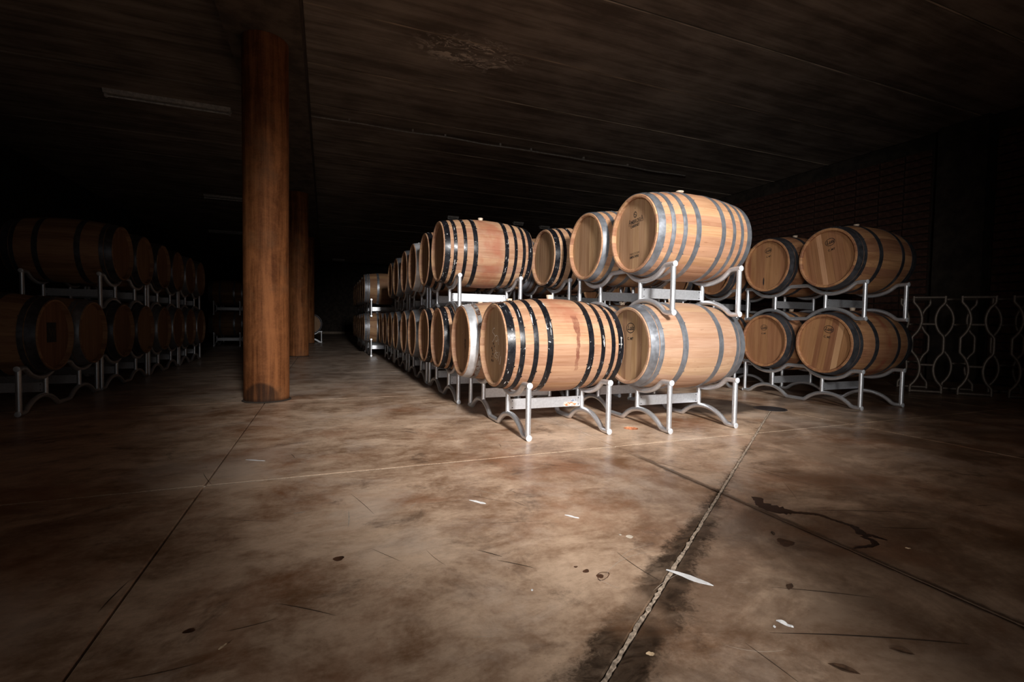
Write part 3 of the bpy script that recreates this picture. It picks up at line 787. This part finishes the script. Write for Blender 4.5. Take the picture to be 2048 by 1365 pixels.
# --- left row (heads towards the aisle, +X), nearly black
LX, LC = -2.59, -2.63
lY = [4.90, 6.40, 7.88, 9.34]
for n_, y0 in enumerate(lY):
    nm = ['nearest', 'second', 'third', 'fourth'][n_]
    rack(LX, y0, 0, 'rack on the floor of the dark left-hand row, %s' % nm, detail=n_ == 0)
    if n_: rack(LX, y0, ZR, 'rack of the upper tier in the dark left-hand row, %s' % ['', 'nearest', 'middle', 'farthest'][n_], detail=n_ == 1)
    for i in (0, 1):
        nn = ['first', 'second', 'third', 'fourth', 'fifth', 'sixth', 'seventh', 'eighth'][2*n_+i]
        sh = n_ >= 2
        hp = HP_galv if (sh or (n_ == 0 and i == 1)) else HP_dark
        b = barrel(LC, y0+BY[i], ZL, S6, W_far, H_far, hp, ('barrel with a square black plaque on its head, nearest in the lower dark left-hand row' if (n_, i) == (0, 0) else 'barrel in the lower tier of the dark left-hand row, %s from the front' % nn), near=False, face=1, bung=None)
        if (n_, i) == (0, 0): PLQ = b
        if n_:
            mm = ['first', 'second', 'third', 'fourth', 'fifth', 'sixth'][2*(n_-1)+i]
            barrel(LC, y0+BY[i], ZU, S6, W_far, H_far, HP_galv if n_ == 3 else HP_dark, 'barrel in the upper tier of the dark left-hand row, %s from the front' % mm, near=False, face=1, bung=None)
for z0, zb_, tn in ((0, ZL, 'lower'), (ZR, ZU, 'upper')):
    rack(LX, 15.4, z0, 'far rack glimpsed left of the column, %s tier' % tn, detail=False)
    for i in (0, 1): barrel(LX, 15.4+BY[i], zb_, S6, W_far, H_far, HP_galv, 'far barrel glimpsed left of the column, %s tier, %s' % (tn, ('in front', 'behind')[i]), near=False, bung=None)
# --- far block at the end of the aisle
for n_, y0 in enumerate((10.93, 12.5, 14.05)):
    for z0, zb_, tn in ((0, ZL, 'lower'), (ZR, ZU, 'upper')):
        rack(1.27, y0, z0, 'silver rack at the front of the far aisle block, %s tier' % tn if n_ == 0 else 'dim rack in the far aisle block, %s tier, %s from its front' % (tn, rowtxt[n_-1]), detail=False)
        for i in (0, 1):
            if n_ == 0 and i == 0: barrel(1.27, y0+BY[i], zb_, S6, W_far, H_far, HP_galv, 'barrel seen side-on at the front of the far aisle block, %s tier' % tn, near=False, bung=None)
            else: barrel(1.27, y0+BY[i], zb_, S6, W_far, H_far, HP_galv if n_ < 2 else HP_dark, 'dim barrel in the far aisle block, %s tier, %s from its front' % (tn, rowtxt[2*n_+i-1]), near=False, bung=None)
# --- lone stack showing its round head beyond the columns
r_ = rack(0, 0, 0, 'rack under the lone far barrel that shows its round head beyond the columns', detail=False)
r_.location = (-.82, 17.95, 0); r_.rotation_euler = (0, 0, PI/2)
barrel(-.82+.36, 17.95, ZL, S6, W_far, H_light, HP_dark, 'lone far barrel showing its pale round head beyond the columns', near=False, rz=PI/2, bung=None)
barrel(-.82-.365, 17.95, ZL, S6, W_far, H_light, HP_dark, 'far barrel hidden behind the columns beside the lone one', near=False, rz=PI/2, bung=None)

# --- marks and writing
hx = -S8.L/2+.036-.0008
strokes(A, [[(-0.038, 0.124), (-0.061, 0.122), (-0.083, 0.109), (-0.087, 0.094), (-0.059, 0.083), (-0.032, 0.068), (-0.024, 0.064)],
    [(-0.091, 0.019), (-0.057, 0.038), (-0.032, 0.059), (-0.01, 0.07), (0.016, 0.071), (0.035, 0.061), (0.032, 0.046), (0.014, 0.03), (-0.012, 0.029)],
    [(-0.024, -0.037), (-0.005, -0.046), (-0.001, -0.054), (-0.03, -0.067), (-0.041, -0.078), (-0.022, -0.089), (0.008, -0.094)],
    [(0.043, -0.053), (0.014, -0.055), (0.007, -0.067), (0.019, -0.075), (0.037, -0.077), (0.034, -0.09), (0.009, -0.106)],
    [(0.068, -0.046), (0.062, -0.073), (0.05, -0.115)], [(0.101, -0.075), (0.096, -0.107), (0.079, -0.137)], [(0.057, 0.047), (0.044, 0.018), (0.055, 0.006)]], hx, .0021, CHALK, 'chalk_mark')
FADE = plain('faded_ink', (.085, .045, .025), .8)
q = MB()
for (a, b_, r_0) in [(-.065, .008, .012), (-.10, -.028, .014), (-.085, -.045, .012), (-.075, -.07, .013), (-.095, -.092, .010), (-.10, -.12, .014), (-.07, -.122, .013), (-.04, -.012, .010)]:
    q.add([(hx+.0003, -(a+r_0*math.cos(k)), b_+r_0*.8*math.sin(k)) for k in [i*PI/5 for i in range(10)]], [tuple(range(10))])
q.build('faded_mark', FADE, A)
GHOST = plain('worn_chalk', (.42, .25, .13), .9)
strokes(B, [[(-0.03, 0.13), (-0.035, 0.09), (0.008, 0.048), (-0.074, 0.032)], [(0.065, 0.099), (0.026, 0.081), (0.035, 0.038), (0.088, 0.036), (0.066, 0.09)], [(0.121, 0.02), (0.07, 0.0)],
    [(0.047, -0.074), (-0.007, -0.083), (-0.053, -0.112), (-0.019, -0.121), (0.035, -0.115), (0.04, -0.086), (0.075, -0.129)]], hx, .0022, GHOST, 'chalk_mark')
strokes(c3, [[(0.001, 0.11), (-0.049, 0.086), (-0.022, 0.06), (0.063, 0.055), (0.031, 0.027), (-0.054, -0.008)], [(0.069, -0.081), (0.086, -0.096), (-0.014, -0.132), (0.054, -0.131)]], hx, .002, GHOST, 'chalk_mark')
hx6 = -S6.L/2+.036-.0008
strokes(C2, [[(-0.021, 0.145), (-0.058, 0.131), (-0.038, 0.099), (0.0, 0.081), (-0.067, 0.053)], [(0.011, 0.105), (0.042, 0.101), (0.044, 0.05), (0.063, 0.018)], [(0.005, -0.156), (0.047, -0.156)], [(0.08, -0.089), (0.057, -0.116)], [(0.008, -0.087), (0.046, -0.124)]], hx6, .002, GHOST, 'chalk_mark')
q = MB()
for (a, b_, r_0) in [(.055, .0, .022), (.05, -.03, .018), (.06, -.055, .02)]:
    q.add([(hx6+.0003, -(a+r_0*(.8+.3*math.sin(3*k))*math.cos(k)), b_+r_0*math.sin(k)) for k in [i*PI/8 for i in range(16)]], [tuple(range(16))])
q.build('burn_mark', FADE, C2)
# AMBROSIA head
hx8 = -S8b.L/2+.036-.0008; rt = math.radians(4)
oval(D, hx8, -.018, .158, .021, .026, .2, .005)
strokes(D, [[(-.008, .176), (-.026, .170), (-.030, .160), (-.010, .156), (-.006, .146), (-.028, .142)]], hx8, .0028, INK, 'stamp')
MB().add([(hx8, .026, .206), (hx8, .018, .206), (hx8, .022, .214)], [(0, 1, 2)]).build('stamp', INK, D)
text(D, 'MBROSI', .044, hx8, -.010, .104, rt, sx=.82, fat=.0009)
text(D, 'A', .062, hx8, -.088, .104, rt, sx=.75); text(D, 'A', .062, hx8, .070, .117, rt, sx=.75)
strokes(D, [[(-.105, .078), (-.07, .081)], [(.050, .094), (.09, .096)]], hx8, .0014, INK, 'stamp')
text(D, 'CABERNET', .029, hx8, -.018, .070, rt, sx=.82, fat=.001)
text(D, 'FRENCH OAK', .023, hx8, -.012, -.150, rt, sx=.92); text(D, 'SIMPLE WINE', .025, hx8, -.018, -.176, rt, sx=.80, fat=.0009)
# number on the end hoop of that barrel and on the rim of the drip barrel
def hooptext(b, st, s, size, x, ang, mat, r_add=.0052):
    cu = bpy.data.curves.new('t', 'FONT'); cu.body = s; cu.size = size; cu.align_x = 'CENTER'; cu.align_y = 'CENTER'; cu.resolution_u = 2
    t = bpy.data.objects.new('t', cu); COL.objects.link(t); bpy.context.view_layer.update()
    me = bpy.data.meshes.new_from_object(t.evaluated_get(bpy.context.evaluated_depsgraph_get())); bpy.data.objects.remove(t)
    for v in me.vertices:
        xx = x+v.co.x; r = st.R(xx)+r_add; a = ang-v.co.y/r
        v.co = (xx, -r*math.sin(a), r*math.cos(a))
    me.materials.clear(); me.materials.append(mat); me.name = 'stamp'; return meshobj('stamp', me, b)
hooptext(D, S8b, '65', .042, -.428, .42, INK)
text(A, 'IBO', .028, -S8.L/2-.0004, -.272, .065, PI/2, sx=.8)
cooper_mark(Cb, hx6, .015, .140, 0, 1.15)
cooper_mark(Gb, hx6, .035, .150, -.18, 1.1); cooper_mark(Fb, hx6, .01, .165, .22, 1.1)
cooper_mark(Ib, hx6, -.02, .155, 0, .95); cooper_mark(Hb, hx6, .0, .175, .12, .95)
MB().add([(hx6, -(a), b_) for a, b_ in [(-.048, -.13), (-.040, -.16), (-.040, -.21), (-.050, -.235), (-.058, -.20), (-.056, -.16)]], [tuple(range(6))]).build('split', DARKM, Hb)
# plaque
PL = plain('black_plaque', (.006, .006, .006), .5)
hp = S6.L/2-.036+.0008
MB().box((hp, 0, .02), (.0012, .15, .17)).build('plaque', PL, PLQ)
text(PLQ, 'W', .11, hp+.0010, .012, .015, 0, plain('plaque_letter', (.10, .07, .05), .7), 'stamp', face=1)
LCH = plain('left_chalk', (.20, .15, .11), .9)

# ------------------------------------------------------------------ empty racks stored on end, at the right
base = Vector((7.50, 3.62)); th = math.radians(42)
Sd = Vector((math.cos(th), math.sin(th))); Pd = Vector((math.sin(th), -math.cos(th)))
names = ['farthest of the four', 'second from the barrels', 'third from the barrels', 'nearest the right edge']
for k in range(4):
    p = base+Pd*(.47*(k-1)); sc = .86
    r = empty('stored_rack', (p.x, p.y, 0), 0, 'empty rack standing on end in the dark at right, %s' % names[k], 'rack')
    # local rack axes: X (across) -> Sd, Y (length) -> up, Z (height) -> Pd
    m = Matrix(((Sd.x*sc, 0, Pd.x*sc, p.x), (Sd.y*sc, 0, Pd.y*sc, p.y), (0, sc, 0, .007+RL/2*sc), (0, 0, 0, 1)))
    r.matrix_world = m
    rack(0, 0, 0, None, root=r, detail=False)
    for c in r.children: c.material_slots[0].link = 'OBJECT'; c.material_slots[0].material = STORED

# ------------------------------------------------------------------ things on the floor
dp = empty('floor_drain', (HOLE[0], HOLE[1], 0), 0, 'round open drain hole with orange clay lining between the front racks', 'drain')
MB().lathe([(-.001, .0565), (-.001, .051), (-.034, .050), (-.034, .0)], 28, 'Z').build('clay_liner', plain('clay_liner', (.50, .19, .085), .8, nscale=30, amt=.4), dp)
mh = empty('drain_cover', (4.10, 3.40, 0), 0, 'round dark drain cover in the floor right of the bright stack', 'drain cover')
MB().lathe([(0.0, .150), (.003, .148), (.004, .132), (.0015, .130)], 40, 'Z').build('ring', plain('cover_ring', (.07, .065, .065), .4, .5), mh)
MB().lathe([(.0006, .130), (.003, .128), (.0035, .06), (.0025, .055), (.0035, .05), (.0035, 0)], 40, 'Z').build('lid', plain('cover_lid', (.03, .03, .035), .38, .5), mh)
def path_blob(name, segs, mat, z=.0008):
    q = MB()
    for pts, ws in segs:
        P = [Vector(p) for p in pts]; n = len(P); S = []
        for i in range(n-1):
            p0, p1, p2, p3 = P[max(i-1, 0)], P[i], P[i+1], P[min(i+2, n-1)]
            for k in range(6):
                t = k/6; S.append((.5*((2*p1)+(p2-p0)*t+(2*p0-5*p1+4*p2-p3)*t*t+(3*p1-p0-3*p2+p3)*t**3), ws[i]*(1-t)+ws[i+1]*t))
        S.append((P[-1], ws[-1])); vs = []; fs = []
        for i, (p, w_) in enumerate(S):
            t = (S[min(i+1, len(S)-1)][0]-S[max(i-1, 0)][0]).normalized(); nn = Vector((-t.y, t.x))
            a, b = p+nn*w_*random.uniform(.65, 1.35), p-nn*w_*random.uniform(.65, 1.35)
            vs += [(a.x, a.y, z), (b.x, b.y, z), (p.x, p.y, z+.0006)]
            if i: o = 3*(i-1); fs += [(o, o+2, o+5, o+3), (o+2, o+1, o+4, o+5)]
        fs.append((0, 1, 2)); q.add(vs, fs, True)
    return q.build(name, mat)
WETM = plain('wine_spill_dark', (.022, .009, .006), .30, spec=.35, nscale=25, amt=.5)
sp = path_blob('spilled_wine', [([(1.913, 1.642), (1.869, 1.589), (1.862, 1.54), (1.882, 1.483), (1.91, 1.456), (1.943, 1.432), (1.992, 1.398), (2.002, 1.338), (2.014, 1.29), (2.008, 1.245), (1.964, 1.197)],
        [.026, .020, .044, .046, .020, .012, .014, .011, .012, .014, .018]),
    ([(1.964, 1.197), (1.995, 1.186), (2.001, 1.161), (2.012, 1.134)], [.018, .014, .010, .004]),
    ([(1.956, 1.190), (1.949, 1.147), (1.916, 1.124), (1.865, 1.129), (1.816, 1.134)], [.016, .012, .010, .009, .004])], WETM)
tag(sp, 'dark trail of spilled wine winding over the floor at lower right', 'spill')
def scrap(name, a, b, wd, mat, label, cat, z=.004, curl=.01, mid=None):
    a, b = Vector(a), Vector(b); n = 8; t = (b-a).normalized(); nn = Vector((-t.y, t.x)); vs = []
    for i in range(n+1):
        u = i/n; w_ = wd*(math.sin(PI*min(1, max(0.04, u)))**.7)*random.uniform(.75, 1.2)*(1+.8*(u-.5)*(0 if mid is None else mid))
        p = a+(b-a)*u; h = z*.3+curl*abs(math.sin(PI*u*1.5))*.5
        for q_ in (1, -1): vs.append((p.x+nn.x*w_*q_, p.y+nn.y*w_*q_, .0006+(h if q_ > 0 else h*.3)))
    m = len(vs); vs += [(x, y, zz+.0008) for x, y, zz in vs]; fs = []
    for i in range(n):
        o = 2*i; fs += [(m+o, m+o+2, m+o+3, m+o+1), (o, o+1, o+3, o+2), (o, o+2, m+o+2, m+o), (o+1, m+o+1, m+o+3, o+3)]
    fs += [(0, m, m+1, 1), (m-2, m-1, 2*m-1, 2*m-2)]
    return tag(MB().add(vs, fs).build(name, mat), label, cat)
WH = plain('white_peel', (.80, .79, .78), .6, amt=.1); CREAM = plain('cream_peel', (.72, .62, .50), .7); LEAF = plain('dry_leaf', (.075, .040, .022), .6, nscale=60, amt=.4); WOODC = plain('wood_splinter', (.55, .40, .25), .7)
scrap('plastic_peel', (1.055, 1.245), (1.128, 1.113), .011, WH, 'long white plastic peel beside the diagonal joint', 'scrap', curl=.006)
scrap('plastic_peel', (1.162, .920), (1.178, .879), .0055, WH, 'small white peel on the lower right floor', 'scrap')
scrap('plastic_peel', (.610, 2.050), (.668, 1.982), .0075, WH, 'white club-shaped peel on the floor in front of the foremost rack', 'scrap', mid=1.6, curl=.004)
scrap('plastic_peel', (.945, 1.757), (.986, 1.705), .0050, WH, 'slim white peel on the floor right of the club-shaped one', 'scrap', curl=.004)
scrap('plastic_peel', (-.426, 3.06), (-.320, 3.002), .0055, WH, 'slim grey-white peel on the floor before the rust-brown column', 'scrap', curl=.003)
scrap('paint_flake', (1.072, 1.498), (1.096, 1.484), .013, CREAM, 'cream oval flake on the mid-right floor', 'flake', curl=.002)
scrap('paint_flake', (1.056, 1.520), (1.064, 1.514), .004, CREAM, 'tiny cream flake just left of the cream oval one', 'flake', curl=.001)
scrap('paint_flake', (.583, 1.289), (.588, 1.284), .004, WH, 'tiny white flake on the middle floor near the camera', 'flake', curl=.001)
scrap('paint_flake', (1.131, .904), (1.136, .899), .0045, WH, 'tiny white flake left of the small white peel', 'flake', curl=.001)
scrap('wood_splinter', (-.244, 1.312), (-.228, 1.330), .003, WOODC, 'tan splinter on the dark lower left floor', 'splinter', curl=.002)
scrap('wood_splinter', (2.004, 1.070), (2.016, 1.058), .0035, WOODC, 'tan splinter on the right floor past the wine trail', 'splinter', curl=.002)
scrap('wood_splinter', (.738, .936), (.756, .926), .006, WOODC, 'crumb of tan wood near the bottom edge of the floor', 'splinter', curl=.004)
def leaf(x, y, r, ang, label):
    pts = [(-1, 0), (-.5, .32), (.1, .42), (.7, .2), (1.15, .0), (.7, -.25), (.1, -.4), (-.5, -.3)]
    ca, sa = math.cos(ang), math.sin(ang); vs = [(x+(p[0]*ca-p[1]*sa)*r, y+(p[0]*sa+p[1]*ca)*r, .001+.25*r*abs(p[1])) for p in pts]+[(x, y, .0012)]
    n = len(pts); fs = [(i, (i+1) % n, n) for i in range(n)]
    vs2 = vs+[(a, b, c+.0007) for a, b, c in vs]; m = n+1
    fs2 = [f[::-1] for f in fs]+[tuple(i+m for i in f) for f in fs]+[(i, (i+1) % n, m+(i+1) % n, m+i) for i in range(n)]
    tag(MB().add(vs2, fs2).build('dry_leaf', LEAF), label, 'leaf')
leaf(1.640, 1.327, .018, .9, 'small dry leaf near the long dark joint on the right floor')
leaf(1.355, 1.029, .022, .5, 'dry leaf right of the long white peel')
leaf(1.154, .727, .030, 2.2, 'dark dry leaf at the bottom of the frame, lower right')
leaf(1.355, .717, .024, 2.3, 'dark dry leaf nearest the lower right corner')

# ------------------------------------------------------------------ lamps and conduit under the ceiling
LH = plain('lamp_housing', (.62, .58, .53), .5); LT = plain('lamp_tube', (.75, .72, .68), .3)
def lamp(x, y, ln, label, group=None):
    l = empty('fluorescent_lamp', (x, y, ZC), 0, label, 'lamp', group)
    q = MB(); a, b = .075, .05
    q.add([(sx*ln/2, sy*(a if k == 0 else b), -.004 if k == 0 else -.055) for sx in (-1, 1) for k in (0, 1) for sy in (-1, 1)], [(0, 1, 5, 4), (2, 6, 7, 3), (0, 4, 6, 2), (1, 3, 7, 5), (0, 2, 3, 1), (4, 5, 7, 6)])
    q.build('housing', LH, l)
    for sx in (-1, 1): MB().box((sx*(ln/2-.02), 0, -.075), (.025, .05, .05)).build('socket', LH, l)
    MB().tube([(-ln/2+.03, 0, -.082), (ln/2-.03, 0, -.082)], .013, 10).build('tube', LT, l)
lamp(-2.12, 8.45, 1.56, 'unlit fluorescent lamp on the dark ceiling left of the near column')
lamp(-2.15, 14.5, 1.56, 'unlit fluorescent lamp half hidden behind the near column, farther back')
lamp(-3.2, 20.2, 1.5, 'tiny unlit lamp far back on the left ceiling')
for x, y, lb in ((3.60, 14.2, 'short unlit lamp above the wine-reddened upper barrel, far back'), (5.70, 14.1, 'short unlit lamp far back above the gap left of the galvanised pair'), (6.72, 14.3, 'short unlit lamp far back just left of the galvanised pair'), (.64, 26.7, 'short unlit lamp at the far end over the aisle')):
    lamp(x, y, .34 if y < 20 else .6, lb)
cn = empty('cable_conduit', (0, 8.10, ZC), 0, 'thin metal conduit clipped across the ceiling planks', 'conduit')
MB().tube([(x*.25-.2, .012*math.sin(x*1.3), -.045+.006*math.sin(x*.9)) for x in range(0, 30)], .013, 8).build('pipe', plain('conduit_grey', (.35, .31, .27), .5, .4), cn)
cm = MB().box((0, 0, -.024), (.03, .05, .05)).mesh('clip', plain('conduit_clip', (.40, .35, .30), .5, .4))
for x in (.35, 1.35, 1.9, 2.9, 3.5, 4.6, 5.6): meshobj('clip', cm, cn, (x, 0, 0))
print('objects', len(bpy.data.objects))
